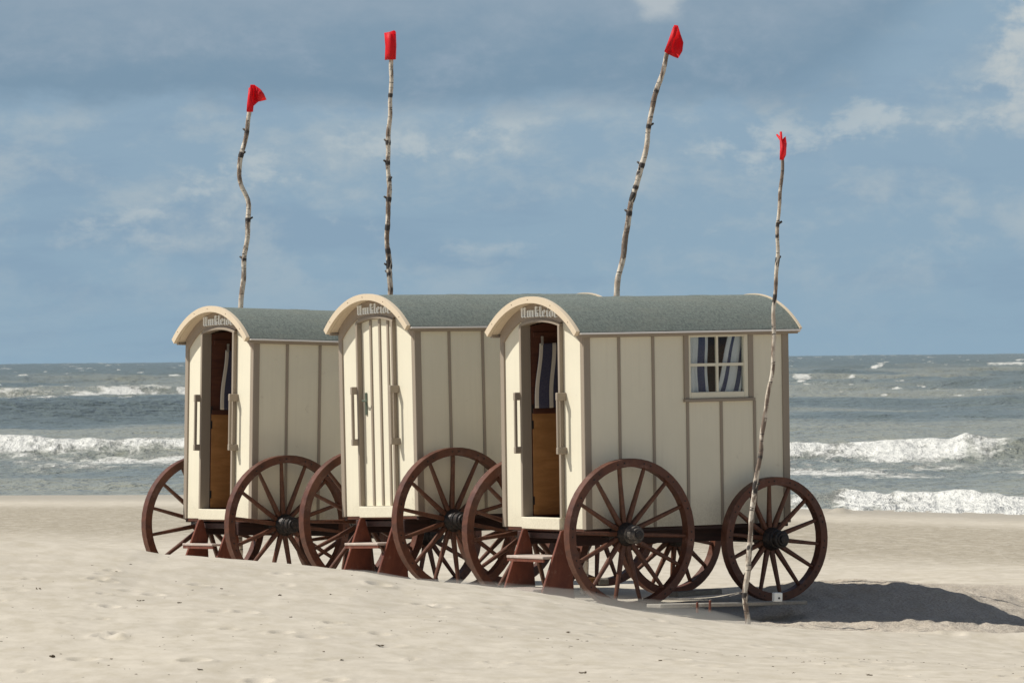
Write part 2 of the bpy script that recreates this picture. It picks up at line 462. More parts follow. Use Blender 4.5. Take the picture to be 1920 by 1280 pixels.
# long background waves, amplitude growing seaward
far = sst(YY, 200, 700)
w1 = fbm(XX*.030, YY*.045+.3*lacy, 111, 3, .5); w2 = fbm(XX*.14, YY*.14, 113, 3, .5); w3 = fbm(XX*.6, YY*.45, 117, 4, .6)
w4 = fbm(XX*2.2, YY*1.3, 118, 3, .6)
Zs += dm*((.14+.75*far)*w1 + (.13+.22*far)*w2 + .055*w3*(1+far) + .02*w4)
# far crests are sharp
wf_ = fbm(U*260, np.log(YY)*42, 131, 4, .65)
Zs += sst(YY, 600, 1500)*(YY/6400.)*(.55)*wf_.clip(-.3, 1)
# shore break (right), gentle swell at left
y0 = yshore(XX)+5.5 + 1.4*fbm(XX*.16, XX*0+2, 121, 3)
Ash = np.interp(u*F+960, [-400, 100, 1440, 1500, 1580, 1700, 1920, 2300], [.10, .14, .14, .22, .30, .30, .27, .25])
Ash = Ash*(1+.50*fbm(XX*.9, XX*0, 123, 4, .6))
h, d = ridge(y0, 1, 1.6, 4.0, 0); Zs += Ash*h
fsh = np.interp(u*F+960+26*lac2, [-400, 1430, 1485, 1500, 1530, 1556, 1600, 2600], [0, 0, .8, .75, .40, .40, 1.0, 1.05])
foam = np.maximum(foam, fsh*(1-sst(d, .2, 1.4+1.2*lacy))*1.1)
Zs += .13*fsh*fbm(XX*3.2, YY*1.1, 181, 3, .6)*sst(-SO, -7, 1)*(SO > -2.2) + .07*fsh*sst(-SO, -6, 1)*(1-sst(d, -1, 2))*(.7+.6*lac2)*(SO > -2.5)*sst(SO, -2.2, .5)
# second breaker
y0 = np.interp(u*F+960, [-400, 0, 350, 1100, 1480, 1920, 2300], [214, 205, 201, 186, 182, 176, 170]) + 5*fbm(XX*.07, XX*0+5, 125, 3)
A = np.interp(u, [-.03, .03], [.60, .46])*(1+.60*fbm(XX*.20, XX*0+7, 127, 3)) + .15*np.exp(-((u*F+960-1815)/28)**2)*(1+.5*lac2)
h, d = ridge(y0, 1, 2.6, 9, 0); Zs += A*h
f2 = (1-sst(d, -.5, 2.0+3*lacy))*sst(d, -26+9*lacy, -5)
foam = np.maximum(foam, 1.0*f2*(.47+.80*fbm(XX*.2, YY*.12, 129, 4)+.35*lac2) + .45*np.exp(-(d/2.4)**2) + .28*f2*(u < -.02))
Zs += .10*f2*fbm(XX*1.6, YY*.4, 183, 4, .6)*np.exp(-((d+3)/7)**2)
Zs += .07*f2*lac2*np.exp(-((d+4)/6)**2)
foam = np.maximum(foam, (.60*(1-sst(-d, 14, 34))+.30*(1-sst(-d, 30, 62)))*sst(-d, 2, 8)*(.70+.7*lacy))
foam = np.maximum(foam, .30*sst(d, 2, 8)*(1-sst(d, 20, 60))*(.6+1.2*lacy))
# dark unbroken swell
y0 = np.interp(u*F+960, [-400, 0, 350, 1480, 1920, 2300], [318, 328, 340, 350, 352, 360]) + 12*fbm(XX*.03, XX*0+9, 135, 3)
Ad = np.interp(u*F+960, [-400, 0, 345, 1480, 1700, 1920, 2300], [1.15, 1.2, 1.1, .75, .55, .75, .8])
h, d = ridge(y0, 1, 9, 16, 0); Zs += Ad*h*(1+.3*fbm(XX*.08, XX*0+1, 137, 3))
swell_shade = np.exp(-((d+12)/20)**2)  # mask for shade painted on the swell's shoreward face
foam = np.maximum(foam, .75*np.exp(-((d-1)/3)**2)*sst(fbm(XX*.11, YY*0+3, 139, 3), .28, .5))
# third breaker
y0 = np.interp(u*F+960, [-400, 0, 350, 1480, 1920, 2300], [520, 545, 580, 560, 540, 520]) + 30*fbm(XX*.02, XX*0+9, 141, 3)
h, d = ridge(y0, 1, 12, 26, 0); Zs += .95*h*(1+.3*fbm(XX*.05, XX*0+1, 143, 3))
pres = np.interp(u*F+960, [-400, 0, 200, 285, 350, 1450, 1480, 1560, 1580, 1735, 1750, 1785, 1800, 2300], [1.3, 1.3, 1.3, 1.1, .35, .1, .9, .8, .25, .2, .6, .6, .2, .4])
pres = pres*(.55+1.1*fbm(XX*.12, YY*.02, 145, 4)).clip(0, 1.2)+.12*pres
foam = np.maximum(foam, pres*np.exp(-((d+10)/(16+12*lacy))**2)*(.95+.7*lacy+.3*lac2))
foam = np.maximum(foam, pres*.62*sst(d, -100, -60)*(1-sst(d, -45, -20))*(.7+1.1*lacy))
# crest lines further out and scattered white caps
for yk, sd, th in ((720, 151, .30), (900, 153, .36), (1250, 157, .42), (1900, 159, .44)):
    y0 = yk + yk*.05*fbm(U*40, U*0+1, sd, 3)
    h, d = ridge(y0, 1, yk*.025, yk*.05, 0); Zs += .55*h
    foam = np.maximum(foam, .9*np.exp(-(d/(yk*.018))**2)*sst(fbm(U*130, U*0+2, sd+1, 4), th-.05, th+.22))
caps = fbm(U*190, np.log(YY)*38, 161, 3, .6); caps2 = fbm(U*620, np.log(YY)*90, 163, 2, .6)
foam = np.maximum(foam, sst(YY, 260, 500)*sst(caps+.62*caps2, .47, .80)*.95)
foam *= sst(SO, -4.5, -2.5)
foam = np.clip(foam, 0, 1.3)
Zs = np.where(SO < 12, np.where(SO < 0, np.maximum(Zs, SEA-.0), Zs), Zs)
turb_shade = .42+.55*fbm(XX*.05, YY*.03, 171, 4) + .7*swell_shade*np.interp(u, [-.05, .03, .09], [1, .45, .35])  # random murkiness, plus the swell face's shade put into the water colour

m, t = material('sea_water'); M['sea'] = m
v = t.tc.outputs['Object']; af = attr(t, 'foam'); at_ = attr(t, 'turb_shade')
cd = t.n.new('ShaderNodeSeparateXYZ'); t.l.new(v, cd.inputs[0])
w_a = t.noise(t.mapping(v, (.9, .55, 1)), 1.0, 5, .62)
w_b = t.noise(t.mapping(v, (3.2, 1.5, 1)), 1.0, 4, .6)
w_c = t.noise(t.mapping(v, (.16, .10, 1)), 1.0, 5, .6)
fn = t.noise(t.mapping(v, (1.3, .34, 1)), 1.0, 6, .72, 1.2)
fnb = t.noise(t.mapping(v, (.34, .10, 1)), 1.0, 5, .65, .6)
fn2 = t.noise(t.mapping(v, (5, 1.8, 4)), 1.0, 4, .7)
fa = t.m('ADD', t.m('ADD', af, t.m('MULTIPLY', t.m('SUBTRACT', fnb, .5), 1.5)), t.m('ADD', t.m('MULTIPLY', t.m('SUBTRACT', fn, .5), 1.9), t.m('MULTIPLY', t.m('SUBTRACT', fn2, .5), .6)))
fmask = t.m('MULTIPLY', t.ss(fa, .40, .98), t.ss(af, .06, .30))
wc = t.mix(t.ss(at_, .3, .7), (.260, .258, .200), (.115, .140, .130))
wc = t.mix(t.ss(cd.outputs[1], 250, 1800), wc, (.105, .128, .112))
wc = t.mix(t.m('MULTIPLY', t.ss(cd.outputs[1], 210, 120), .5), wc, (.27, .27, .215))
fc = t.mix(t.ss(fn2, .35, .65), (.50, .50, .475), (.70, .69, .645))
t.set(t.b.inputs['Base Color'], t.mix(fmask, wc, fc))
t.set(t.b.inputs['Roughness'], t.m('ADD', .22, t.m('MULTIPLY', fmask, .7)))
t.set(t.b.inputs['IOR'], 1.333)
t.set(t.b.inputs['Specular IOR Level'], t.m('SUBTRACT', .34, t.m('MULTIPLY', fmask, .25)))
hw = t.m('ADD', t.m('MULTIPLY', w_a, 1.0), t.m('ADD', t.m('MULTIPLY', w_b, .20), t.m('MULTIPLY', w_c, 2.4)))
hw = t.m('MULTIPLY', t.m('SUBTRACT', hw, 1.8), t.m('SUBTRACT', 1.0, t.m('MULTIPLY', fmask, .75)))
hw = t.m('ADD', hw, t.m('MULTIPLY', fmask, t.m('MULTIPLY', t.m('SUBTRACT', fn2, .5), .30)))
t.set(t.b.inputs['Normal'], t.bump(hw, 1.0, .56))
sea = grid_mesh('sea', XX, YY, Zs, M['sea'], dict(foam=foam, turb_shade=turb_shade))
tag(sea, kind='structure')

# ------------------------------------------------------------------ cart
W, L, HT, OV, EV, HA = 1.414, 2.326, 1.849, .124, .078, .331
ZF = .765            # floor above wheel bottom
R1, R2 = .712, .592
ZW1, ZW2 = .711, .614
XW1, XW2, TW = .335, 2.03, .882
hw_ = W/2
RA = ((hw_+EV)**2+HA**2)/(2*HA)
def arc(dr, n=28, half=None):
    """roof arc (y, z above floor) offset radially by dr"""
    a0 = math.asin((hw_+EV)/RA) if half is None else math.asin(half/(RA+dr))
    zc = HT+HA-RA
    return [((RA+dr)*math.sin(a), zc+(RA+dr)*math.cos(a)) for a in [a0-2*a0*i/n for i in range(n+1)]]
def arcz(y, dr): return HT+HA-RA + math.sqrt((RA+dr)**2-y*y)
def sh(pts, dz=ZF): return [(y, z+dz) for y, z in pts]

def glyphs():
    """'Umkleide' in a broken (blackletter) hand, broad-nib strokes; unit x-height, returns (strokes, width)"""
    P = [];  x = 0.0
    def st(*pts): P.append([(x+a, b) for a, b in pts])
    def stem(a, top, foot=True):
        st((a-.10, top-.12), (a, top-.02)); st((a, top), (a, .10))
        if foot: st((a, .12), (a+.14, .0))
    # U
    st((-.16, 1.32), (.02, 1.50)); st((.02, 1.5), (.02, .22)); st((.02, .22), (.22, .0)); st((.22, .0), (.52, .26)); st((.30, 1.30), (.50, 1.5)); st((.50, 1.5), (.50, .12)); st((.50, .12), (.66, -.02)); x += 1.02
    # m
    for k in range(3):
        stem(k*.42, 1.0, True)
        if k < 2: st((k*.42+.08, .84), (k*.42+.30, 1.02))
    x += 1.36
    # k
    stem(0, 1.55); st((.02, 1.52), (.26, 1.40)); st((.06, .72), (.34, 1.0)); st((.06, .64), (.30, .52)); st((.30, .52), (.28, .14)); st((.28, .14), (.44, .02)); x += .76
    # l
    stem(0, 1.55); st((0, .12), (.2, .0)); x += .44
    def e():
        st((0, .86), (0, .16)); st((0, .16), (.18, .0)); st((.18, .0), (.42, .18)); st((0, .84), (.22, 1.02)); st((.22, 1.02), (.38, .82)); st((.38, .80), (.05, .50))
    e(); x += .72
    stem(0, 1.0); st((.10, 1.26), (.20, 1.42)); x += .46
    # d
    st((0, .80), (0, .16)); st((0, .16), (.2, .0)); st((.2, .0), (.44, .2)); st((.44, .2), (.44, .86)); st((.44, .86), (.06, 1.42)); st((0, .80), (.34, .98)); x += .80
    e(); x += .50
    return P, x
def lettering(parent):
    P, w = glyphs(); mb = MB(); s = .62/w; sv = .062
    nib = Vector((  .115*math.cos(R(32)), .10*math.sin(R(32))))
    for i, stq in enumerate(P):
        (ax, az), (bx, bz) = stq
        a = Vector((ax-w/2, az)); b = Vector((bx-w/2, bz))
        d = b-a
        if abs(d.x*nib.y-d.y*nib.x) < .004: nb = Vector((nib.x*.6, -nib.y))
        else: nb = nib
        q = [a-nb, a+nb, b+nb, b-nb]
        # arched baseline
        pts = []
        for p in q:
            yy = -p.x*s
            pts.append((yy, ZF+1.997-.10*yy*yy + p.y*sv))
        x0 = -.0325-.0002*(i % 7)
        mb.prism(pts, 'x', x0, -.018)
    return mb.build('lettering', M['white'], parent)

def wheel(name, parent, xc, zc, yc, side, rad, rot, metal):
    """side -1: right (near) side of the cart, +1: left. rim, 14 dished spokes, hub"""
    rw, tw = .078, .048      # radial width of felloe, half tread
    mb = MB(); n = 56
    mb.lathe([(rad, -tw), (rad, tw), (rad-rw, tw), (rad-rw, -tw)], n, 'y', close=True)
    nrim = len(mb.bm.faces); rv = mb
    sp = MB()
    hubin = -side*.075
    for k in range(14):
        a = 2*PI*k/14
        c, s = math.cos(a), math.sin(a)
        sp.bar((c*.08, hubin, s*.08), (c*(rad-rw+.004), 0, s*(rad-rw+.004)), .046, .052, (0, 1, 0), .031, .036)
    for k in range(28):
        a = 2*PI*(k+.5)/28 + (.055 if k % 2 else -.055)
        c, s = math.cos(a)*(rad-rw*.5), math.sin(a)*(rad-rw*.5)
        ys = side*tw
        rv.lathe([(.009, ys-side*.002), (.009, ys+side*.004), (.005, ys+side*.006)], 8, 'y', (c, 0, s))
    w = mb.build(name, M['redwood'], parent, bevel=.006, loc=(xc, yc, zc), rot=(0, rot, 0))
    w.data.materials.append(M['iron'])
    for i_, p_ in enumerate(w.data.polygons):
        if i_ >= nrim: p_.material_index = 1
    sp.build('spokes', M['spoke'], w, bevel=.008)
    hb = MB(); q = side
    prof = [(.062, -.20), (.075, -.17), (.105, -.13), (.112, -.04), (.112, .04), (.098, .075), (.086, .10)]
    hb.lathe([(r, hubin+q*t_) for r, t_ in prof], 24, 'y')
    hub = hb.build('hub', M['iron'], w, bevel=.004)
    cp = MB()
    prof = [(.086, .101), (.090, .128), (.074, .133), (.074, .170), (.082, .173), (.082, .200), (.064, .204), (.060, .225)]
    cp.lathe([(r, hubin+q*t_) for r, t_ in prof], 24, 'y')
    cp.build('hub_cap', M['hubmetal'] if metal else M['iron'], w, bevel=.003)
    c2 = MB(); c2.lathe([(.040, hubin+q*.2255), (.040, hubin+q*.242), (.018, hubin+q*.246)], 16, 'y'); c2.build('axle_nut', M['iron'], w)
    return w

def towel_mesh(w, h, folds=3, amp=.012, skew=0, seed=0):
    """hanging cloth in the local xz plane (x from 0 to w, z from 0 down to -h)"""
    nx, nz = 26, 30
    bm = bmesh.new(); uvl = bm.loops.layers.uv.new('UVMap')
    V = []
    for j in range(nz+1):
        r = []
        for i in range(nx+1):
            uu, vv = i/nx, j/nz
            x = uu*w*(1+.06*vv) - skew*vv*w + .008*math.sin(vv*6+seed)
            y = amp*(.4+.8*vv)*math.sin(uu*folds*2*PI+seed+vv*1.4)
            z = -vv*h - .012*math.sin(uu*PI*2+seed)*(.3)
            r.append(bm.verts.new((x, y, z)))
        V.append(r)
    for j in range(nz):
        for i in range(nx):
            f = bm.faces.new((V[j][i], V[j][i+1], V[j+1][i+1], V[j+1][i]))
            for lp, (a, b) in zip(f.loops, ((i, j), (i+1, j), (i+1, j+1), (i, j+1))): lp[uvl].uv = (a/nx, 1-b/nz)
            f.smooth = True
    return bm

def cloth_obj(name, bm, mat, parent, mtx):
    me = bpy.data.meshes.new(name); bm.to_mesh(me); bm.free(); me.materials.append(mat)
    o = bpy.data.objects.new(name, me); COL.objects.link(o)
    if parent: o.parent = parent
    o.matrix_local = mtx
    s = o.modifiers.new('thick', 'SOLIDIFY'); s.thickness = .006
    return o

def make_cart(floor_pos, yaw, pit, rol, label, open_door, dx1=0.0, wrot=(0, 0, 0, 0), metal=False):
    e = Euler((rol, -pit, yaw), 'XYZ'); mt = e.to_matrix()
    # R = Rz @ Ry(-pit) @ Rx
    org = Vector(floor_pos) - mt @ Vector((0, 0, ZF))
    root = empty('bathing_cart', org, e)
    tag(root, label, 'bathing cart', 'bathing carts standing side by side on the beach')
    z0 = ZF
    T = .022                                   # panel thickness
    # ---- front wall: two cream side panels
    oy = .315                                  # door opening half width
    for sgn in (1, -1):
        mb = MB(); n = 10
        ys = [sgn*(oy+.035 + (hw_-.050-oy-.035)*i/n) for i in range(n+1)]
        poly = [(y, z0) for y in (ys[0], ys[-1])] + [(y, z0+arcz(y, -.155)) for y in ys[::-1]]
        mb.prism(poly, 'x', 0, T)
        mb.build('front_panel', M['cream'], root, bevel=.002)
    # ---- sign board: arched header between door arch and roof
    mb = MB(); n = 24
    top = [(y, z) for y, z in sh(arc(-.052, n, hw_-.004))]
    ys = [p[0] for p in top]
    def low(y):
        a = abs(y)
        if a < oy+.03: return z0 + 1.905 + .045*(1-(a/(oy+.03))**2)
        return z0 + arcz(a, -.155)-.004
    yy = sorted(set([round(q, 5) for q in ys] + [oy+.03, -(oy+.03), oy+.0301, -(oy+.0301)]), reverse=True)
    up = [(y, z0+arcz(y, -.052)) for y in yy]; lo = [(y, low(y)) for y in yy]
    mb.band(up, lo, -.018, T+.004)
    sign = mb.build('sign_board', M['sign'], root)
    lettering(sign)
    # ---- door casing and arched moulding
    mb = MB()
    for sgn in (1, -1):
        a, b = sgn*oy, sgn*(oy+.034)
        mb.box(-.042, .07, min(a, b), max(a, b), z0+.10, z0+1.915)
    yy = [oy+.034 - (2*oy+.068)*i/16 for i in range(17)]
    dz = lambda y: z0+1.912+.045*(1-(y/(oy+.034))**2)
    mb.band([(y, dz(y)+.016) for y in yy], [(y, dz(y)-.012) for y in yy], -.036, .05)
    mb.build('door_casing', M['taupe'], root, bevel=.003)
    # ---- threshold
    mb = MB(); mb.box(-.055, .06, -oy-.012, oy+.012, z0-.012, z0+.098)
    mb.build('threshold', M['cream'], root, bevel=.005)
    # ---- corner posts
    for cx, cy in ((0, 1), (0, -1), (1, 1), (1, -1)):
        mb = MB()
        x0, x1 = (-.016, .060) if cx == 0 else (L-.060, L+.016)
        y0, y1 = (hw_-.052, hw_+.014) if cy == 1 else (-hw_-.014, -hw_+.052)
        mb.box(x0, x1, y0, y1, z0-.004, z0+HT-.03)
        mb.build('corner_post', M['taupe'], root, bevel=.004)
    # ---- side walls
    for sgn in (-1, 1):
        ya, yb = sorted((sgn*hw_, sgn*(hw_-T)))
        mb = MB()
        wx0, wx1, wz0, wz1 = 1.176, 1.862, z0+1.20, z0+HT-.020
        near = sgn < 0
        if not near: mb.box(.060, L-.060, ya, yb, z0, z0+HT)
        else:
            mb.box(.060, wx0, ya, yb, z0, z0+HT); mb.box(wx1, L-.060, ya, yb, z0, z0+HT)
            mb.box(wx0, wx1, ya, yb, z0, wz0); mb.box(wx0, wx1, ya, yb, wz1, z0+HT)
        bmesh.ops.remove_doubles(mb.bm, verts=mb.bm.verts, dist=1e-5)
        sw = mb.build('side_wall', M['cream'], root)
        mb = MB(); yo, yi = sgn*(hw_+.012), sgn*(hw_-.001)
        a, b = sorted((yo, yi))
        for i in range(1, 6):
            xx = i*L/6
            zt = z0+HT-.055 if (i not in (3, 4, 5) or not near) else wz0-.032
            mb.box(xx-.0155, xx+.0155, a, b, z0+.002, zt)
        mb.build('battens', M['taupe'], sw, bevel=.003)
        mb = MB(); a, b = sorted((sgn*(hw_+.016), sgn*(hw_-.001)))
        if near:
            mb.box(.062, wx0-.052, a, b, z0+HT-.055, z0+HT-.012); mb.build('top_rail', M['taupe'], sw, bevel=.003)
            mb = MB(); mb.box(wx1+.062, L-.062, a, b, z0+HT-.055, z0+HT-.012)
        else: mb.box(.062, L-.062, a, b, z0+HT-.055, z0+HT-.012)
        mb.build('top_rail', M['taupe'], sw, bevel=.003)
        if not near: continue
        # window
        a, b = sorted((sgn*(hw_+.018), sgn*(hw_-.030)))
        mb = MB()
        wt, wb = wz1, wz0
        mb.box(wx0, wx0+.024, a, b, wb, wt); mb.box(wx1-.046, wx1, a, b, wb, wt)
        mb.box(wx0+.024, wx1-.046, a, b, wb, wb+.060); mb.box(wx0+.024, wx1-.046, a, b, wt-.048, wt)
        win = mb.build('window', M['cream'], root, bevel=.004)
        mb = MB(); a, b = sorted((sgn*(hw_+.022), sgn*(hw_-.001)))
        mb.box(wx0-.052, wx0-.001, a, b, wb-.001, wt); mb.build('window_trim', M['taupe'], win, bevel=.004)
        mb = MB(); mb.box(wx1+.001, wx1+.062, a, b, wb-.001, wt)
        mb.build('window_trim', M['taupe'], win, bevel=.004)
        mb = MB(); a, b = sorted((sgn*(hw_+.008), sgn*(hw_-.018)))
        xm, zm = 1.512, (wb+wt)/2+.003
        mb.box(xm-.012, xm+.012, a, b, wb+.060, wt-.048)
        mb.box(wx0+.024, xm-.012, a, b, zm-.014, zm+.014); mb.box(xm+.012, wx1-.046, a, b, zm-.014, zm+.014)
        mb.build('glazing_bars', M['cream'], win)
        mb = MB(); a, b = sorted((sgn*(hw_-.006), sgn*(hw_-.010)))
        mb.box(wx0+.025, wx1-.047, a, b, wb+.061, wt-.049); mb.build('pane', M['glass'], win)
        mb = MB(); a, b = sorted((sgn*(hw_+.040), sgn*(hw_-.001)))
        mb.box(wx0-.060, wx1+.068, a, b, wb-.032, wb-.002); mb.build('sill', M['taupe'], win, bevel=.004)
        for s2, x_, sk, wd in ((0, wx0+.03, .0, .215), (1, wx1-.25, .9, .22)):
            bm = towel_mesh(wd, .60, 2, .012, sk*.75, 1.3+s2*2)
            mtx = Matrix.Translation((x_+(.02 if s2 == 0 else .045), sgn*(hw_-.055), wt-.02))
            if s2 == 1:
                for vv in bm.verts:
                    k = -vv.co.z/.60
                    vv.co.x = vv.co.x*(1+.25*k) + .03
                uvl = bm.loops.layers.uv.active
                for f_ in bm.faces:
                    for lp in f_.loops: lp[uvl].uv = (lp[uvl].uv[0]*1.9+.06, lp[uvl].uv[1])
            cloth_obj('curtain', bm, M['curtain'], win, mtx)
    # ---- rear wall
    mb = MB()
    yy = [hw_-.055 - (2*hw_-.11)*i/20 for i in range(21)]
    mb.band([(y, z0+arcz(y, -.05)) for y in yy], [(y, z0) for y in yy], L-T, L)
    rw = mb.build('rear_wall', M['cream'], root)
    mb = MB()
    for i in range(1, 4):
        y = -hw_+i*W/4; mb.box(L-.001, L+.012, y-.0155, y+.0155, z0+.002, z0+HT+.05)
    mb.build('battens', M['taupe'], rw, bevel=.003)
    # ---- floor, inner lining
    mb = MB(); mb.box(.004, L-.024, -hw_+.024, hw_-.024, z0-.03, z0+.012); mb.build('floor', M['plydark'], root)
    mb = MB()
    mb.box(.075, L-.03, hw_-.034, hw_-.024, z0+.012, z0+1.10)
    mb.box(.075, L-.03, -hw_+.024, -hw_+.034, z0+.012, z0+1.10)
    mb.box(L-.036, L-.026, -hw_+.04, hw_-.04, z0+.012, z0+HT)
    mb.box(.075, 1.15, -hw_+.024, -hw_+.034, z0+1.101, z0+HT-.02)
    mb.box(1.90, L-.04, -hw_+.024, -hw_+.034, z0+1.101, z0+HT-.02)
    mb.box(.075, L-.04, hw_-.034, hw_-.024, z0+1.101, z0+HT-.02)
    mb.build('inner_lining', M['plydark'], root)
    mb = MB(); mb.box(L-.50, L-.04, -hw_+.04, hw_-.04, z0+.42, z0+.45); mb.box(L-.50, L-.48, -hw_+.04, hw_-.04, z0+.02, z0+.42)
    mb.build('bench', M['ply'], root)
    # ---- roof: curved deck, felt, arched end boards, eave strips
    mb = MB(); mb.band(sh(arc(-.012)), sh(arc(-.050)), -OV+.03, L+OV-.03)
    roof = mb.build('roof', M['cream_trim'], root, smooth=True); roof.data.set_sharp_from_angle(angle=R(35))
    mb = MB(); mb.band(sh(arc(-.002)), sh(arc(-.0115)), -OV+.024, L+OV-.022)
    fe = mb.build('felt', M['felt'], roof, smooth=False)
    for xs0 in (.83, 1.72):
        mb = MB(); mb.band(sh(arc(.0012)), sh(arc(-.0018)), xs0, xs0+.16)
        sm_ = mb.build('felt_lap', M['felt'], roof)
        for q_ in sm_.data.polygons: q_.use_smooth = True
        sm_.data.set_sharp_from_angle(angle=R(35))
    for pface in fe.data.polygons: pface.use_smooth = True
    fe.data.set_sharp_from_angle(angle=R(35))
    for a, b in ((-OV-.018, -OV+.0225), (L+OV-.021, L+OV+.004)):
        mb = MB(); mb.band(sh(arc(.008, 36)), sh(arc(-.054, 36)), a, b)
        nb_ = len(mb.bm.faces)
        for k_ in range(5):
            an = R((-37, -19, 2, 17, 38)[k_])
            mb.lathe([(.0045, a-.003 if a < 0 else b-.001), (.0045, a+.001 if a < 0 else b+.003)], 6, 'x', (0, (RA-.022)*math.sin(an), z0+HT+HA-RA+(RA-.022)*math.cos(an)))
        ab = mb.build('arched_board', M['cream_trim'], roof, smooth=True); ab.data.materials.append(M['plydark'])
        for i_, p_ in enumerate(ab.data.polygons):
            if i_ >= nb_: p_.material_index = 1
        ab.data.set_sharp_from_angle(angle=R(35))
    for sgn in (-1, 1):
        mb = MB(); e_ = hw_+EV
        a, b = sorted((sgn*(e_+.022), sgn*(e_-.012)))
        mb.box(-OV+.0235, L+OV-.0225, a, b, z0+HT-.026, z0+HT-.009)
        mb.build('eave_strip', M['white_strip'], roof, bevel=.003)
        mb = MB(); a, b = sorted((sgn*(e_-.016), sgn*(hw_+.017)))
        mb.box(-OV+.031, L+OV-.031, a, b, z0+HT-.050, z0+HT-.030)
        mb.build('soffit', M['taupe'], roof)
    # ---- grab rails
    for y in (.352, -.378):
        mb = MB()
        zt, zb = z0+1.28, z0+.70
        mb.box(-.105, 0.002, y-.018, y+.018, zt-.075, zt); mb.box(-.105, .002, y-.018, y+.018, zb, zb+.065)
        mb.bar((-.088, y, zb+.05), (-.088, y, zt-.07), .026, .030, (1, 0, 0))
        mb.build('grab_rail', M['taupe'], root, bevel=.007, seg=2)
    # ---- door
    zt = lambda y: z0+1.898+.045*(1-(y/(oy+.03))**2)
    door = MB()
    yy = [oy-.004 - (2*oy-.008)*i/14 for i in range(15)]
    door.band([(y, zt(y)) for y in yy], [(y, z0+.102) for y in yy], 0, .028)
    if open_door:
        # hinged on the far jamb, swung inwards; built at hinge origin
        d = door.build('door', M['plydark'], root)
        hinge = Vector((.072, oy-.004, 0))
        rotz = R(83)
        # local: shift so the hinge edge is at the origin then rotate
        for vtx in d.data.vertices: vtx.co.y -= (oy-.004)
        d.location = hinge; d.rotation_euler = (0, 0, rotz)
        mb = MB(); mb.box(-.006, -.0005, -2*oy+.012, -.004, z0+.115, z0+1.09); mb.build('lower_panel', M['ply'], d, bevel=.002)
        mb = MB(); mb.box(-.020, -.0062, -2*oy+.012, -.004, z0+1.075, z0+1.125); mb.build('ledge', M['plydark'], d, bevel=.003)
        mb = MB()
        for zz in (z0+1.80,): mb.box(-.018, -.0005, -2*oy+.03, -.02, zz, zz+.05)
        mb.build('peg_rail', M['plydark'], d, bevel=.003)
        for zz in (1.12, .97, .25):
            mb = MB(); mb.box(-.010, -.001, -.012, .004, z0+zz-.04, z0+zz+.04)
            mb.build('hinge', M['iron'], d)
        # face the opening: outer side of the open door is seen from the doorway
    else:
        d = door.build('door', M['cream'], root, loc=(.012, 0, 0))
        mb = MB()
        for y in (.135, -.035, -.19):
            mb.box(-.014, .0, y-.017, y+.017, z0+.106, zt(y)-.006)
        mb.build('battens', M['taupe'], d, bevel=.003)
        lk = MB(); lk.box(-.012, .0, oy-.085, oy-.052, z0+1.00, z0+1.22)
        lo = lk.build('lock_plate', M['lock'], d, bevel=.003)
        lk = MB(); lk.bar((-.012, oy-.068, z0+1.14), (-.055, oy-.068, z0+1.14), .014, .014); lk.bar((-.050, oy-.062, z0+1.14), (-.050, oy-.160, z0+1.136), .014, .018)
        lk.build('lever', M['lock'], d, bevel=.004)
    # ---- chassis
    mb = MB()
    for y in (.42, -.42): mb.bar((-.02, y, z0-.10), (L+.02, y, z0-.10), .075, .13, (0, 0, 1))
    for xx in (.05, XW1+.02, 1.2, XW2, L-.05): mb.box(xx-.035, xx+.035, -.382, .382, z0-.10, z0-.045)
    for y in (hw_-.03, -hw_+.03): mb.box(.0, L, y-.02, y+.02, z0-.040, z0-.006)
    mb.build('chassis', M['darkframe'], root, bevel=.005)
    for xx, zz, dd in ((XW1+dx1, ZW1, 1), (XW2, ZW2, 0)):
        mb = MB(); mb.bar((xx, -TW+.05, zz), (xx, TW-.05, zz), .075, .075)
        mb.box(xx-.06, xx+.06, -.38, .38, zz+.0376, z0-.101)
        for y in (.42, -.42):
            for k in (0, 1, 2): mb.box(xx-.26+.06*k, xx+.26-.06*k, y-.03, y+.03, zz+.045-.018*k-.03, zz+.045-.018*k-.012)
        mb.build('axle', M['iron'], root, bevel=.004)
    k = 0
    for xx, zz, rr in ((XW1+dx1, ZW1, R1), (XW2, ZW2, R2)):
        for sgn in (-1, 1):
            wheel('wheel', root, xx, zz, sgn*TW, sgn, rr, wrot[k], metal and xx < 1); k += 1
    # ---- steps
    st = empty('steps', (0, 0, 0)); st.parent = root
    for y in (.285, -.375):
        mb = MB()
        mb.prism([(-.075, z0-.018), (-.028, z0-.012), (.03, z0-.20), (.07, .02), (-.36, .02)], 'y', y-.016, y+.016)
        mb.build('stringer', M['steps'], st, bevel=.004)
    mb = MB(); mb.box(-.270, .04, -.358, .268, .485, .509); mb.build('tread', M['tread'], st, bevel=.004)
    mb = MB(); mb.box(-.38, .0, -.358, .268, .180, .204); mb.build('tread', M['tread'], st, bevel=.004)
    mb = MB(); mb.box(-.262, -.244, -.358, .268, .455, .4845); mb.build('tread_rail', M['steps'], st)
    return root

carts = []
carts.append(make_cart((-3.047, 65.968, .723), R(31.78), R(-1.82), R(-.46),
    'cream wooden bathing cart at the left end of the row, door open, tilted back', True, -.02, (.1, .25, .05, .3)))
carts.append(make_cart((-1.305, 63.029, .803), R(32.62), R(.09), R(-1.18),
    'cream wooden bathing cart in the middle of the row with its door closed', False, -.02, (.2, .02, .4, .12)))
carts.append(make_cart((.297, 60.566, .737), R(33.06), R(.46), R(.28),
    'cream wooden bathing cart nearest the birch pole, four-pane window with striped curtains in view', True, .03, (.05, .33, .12, .2), True))

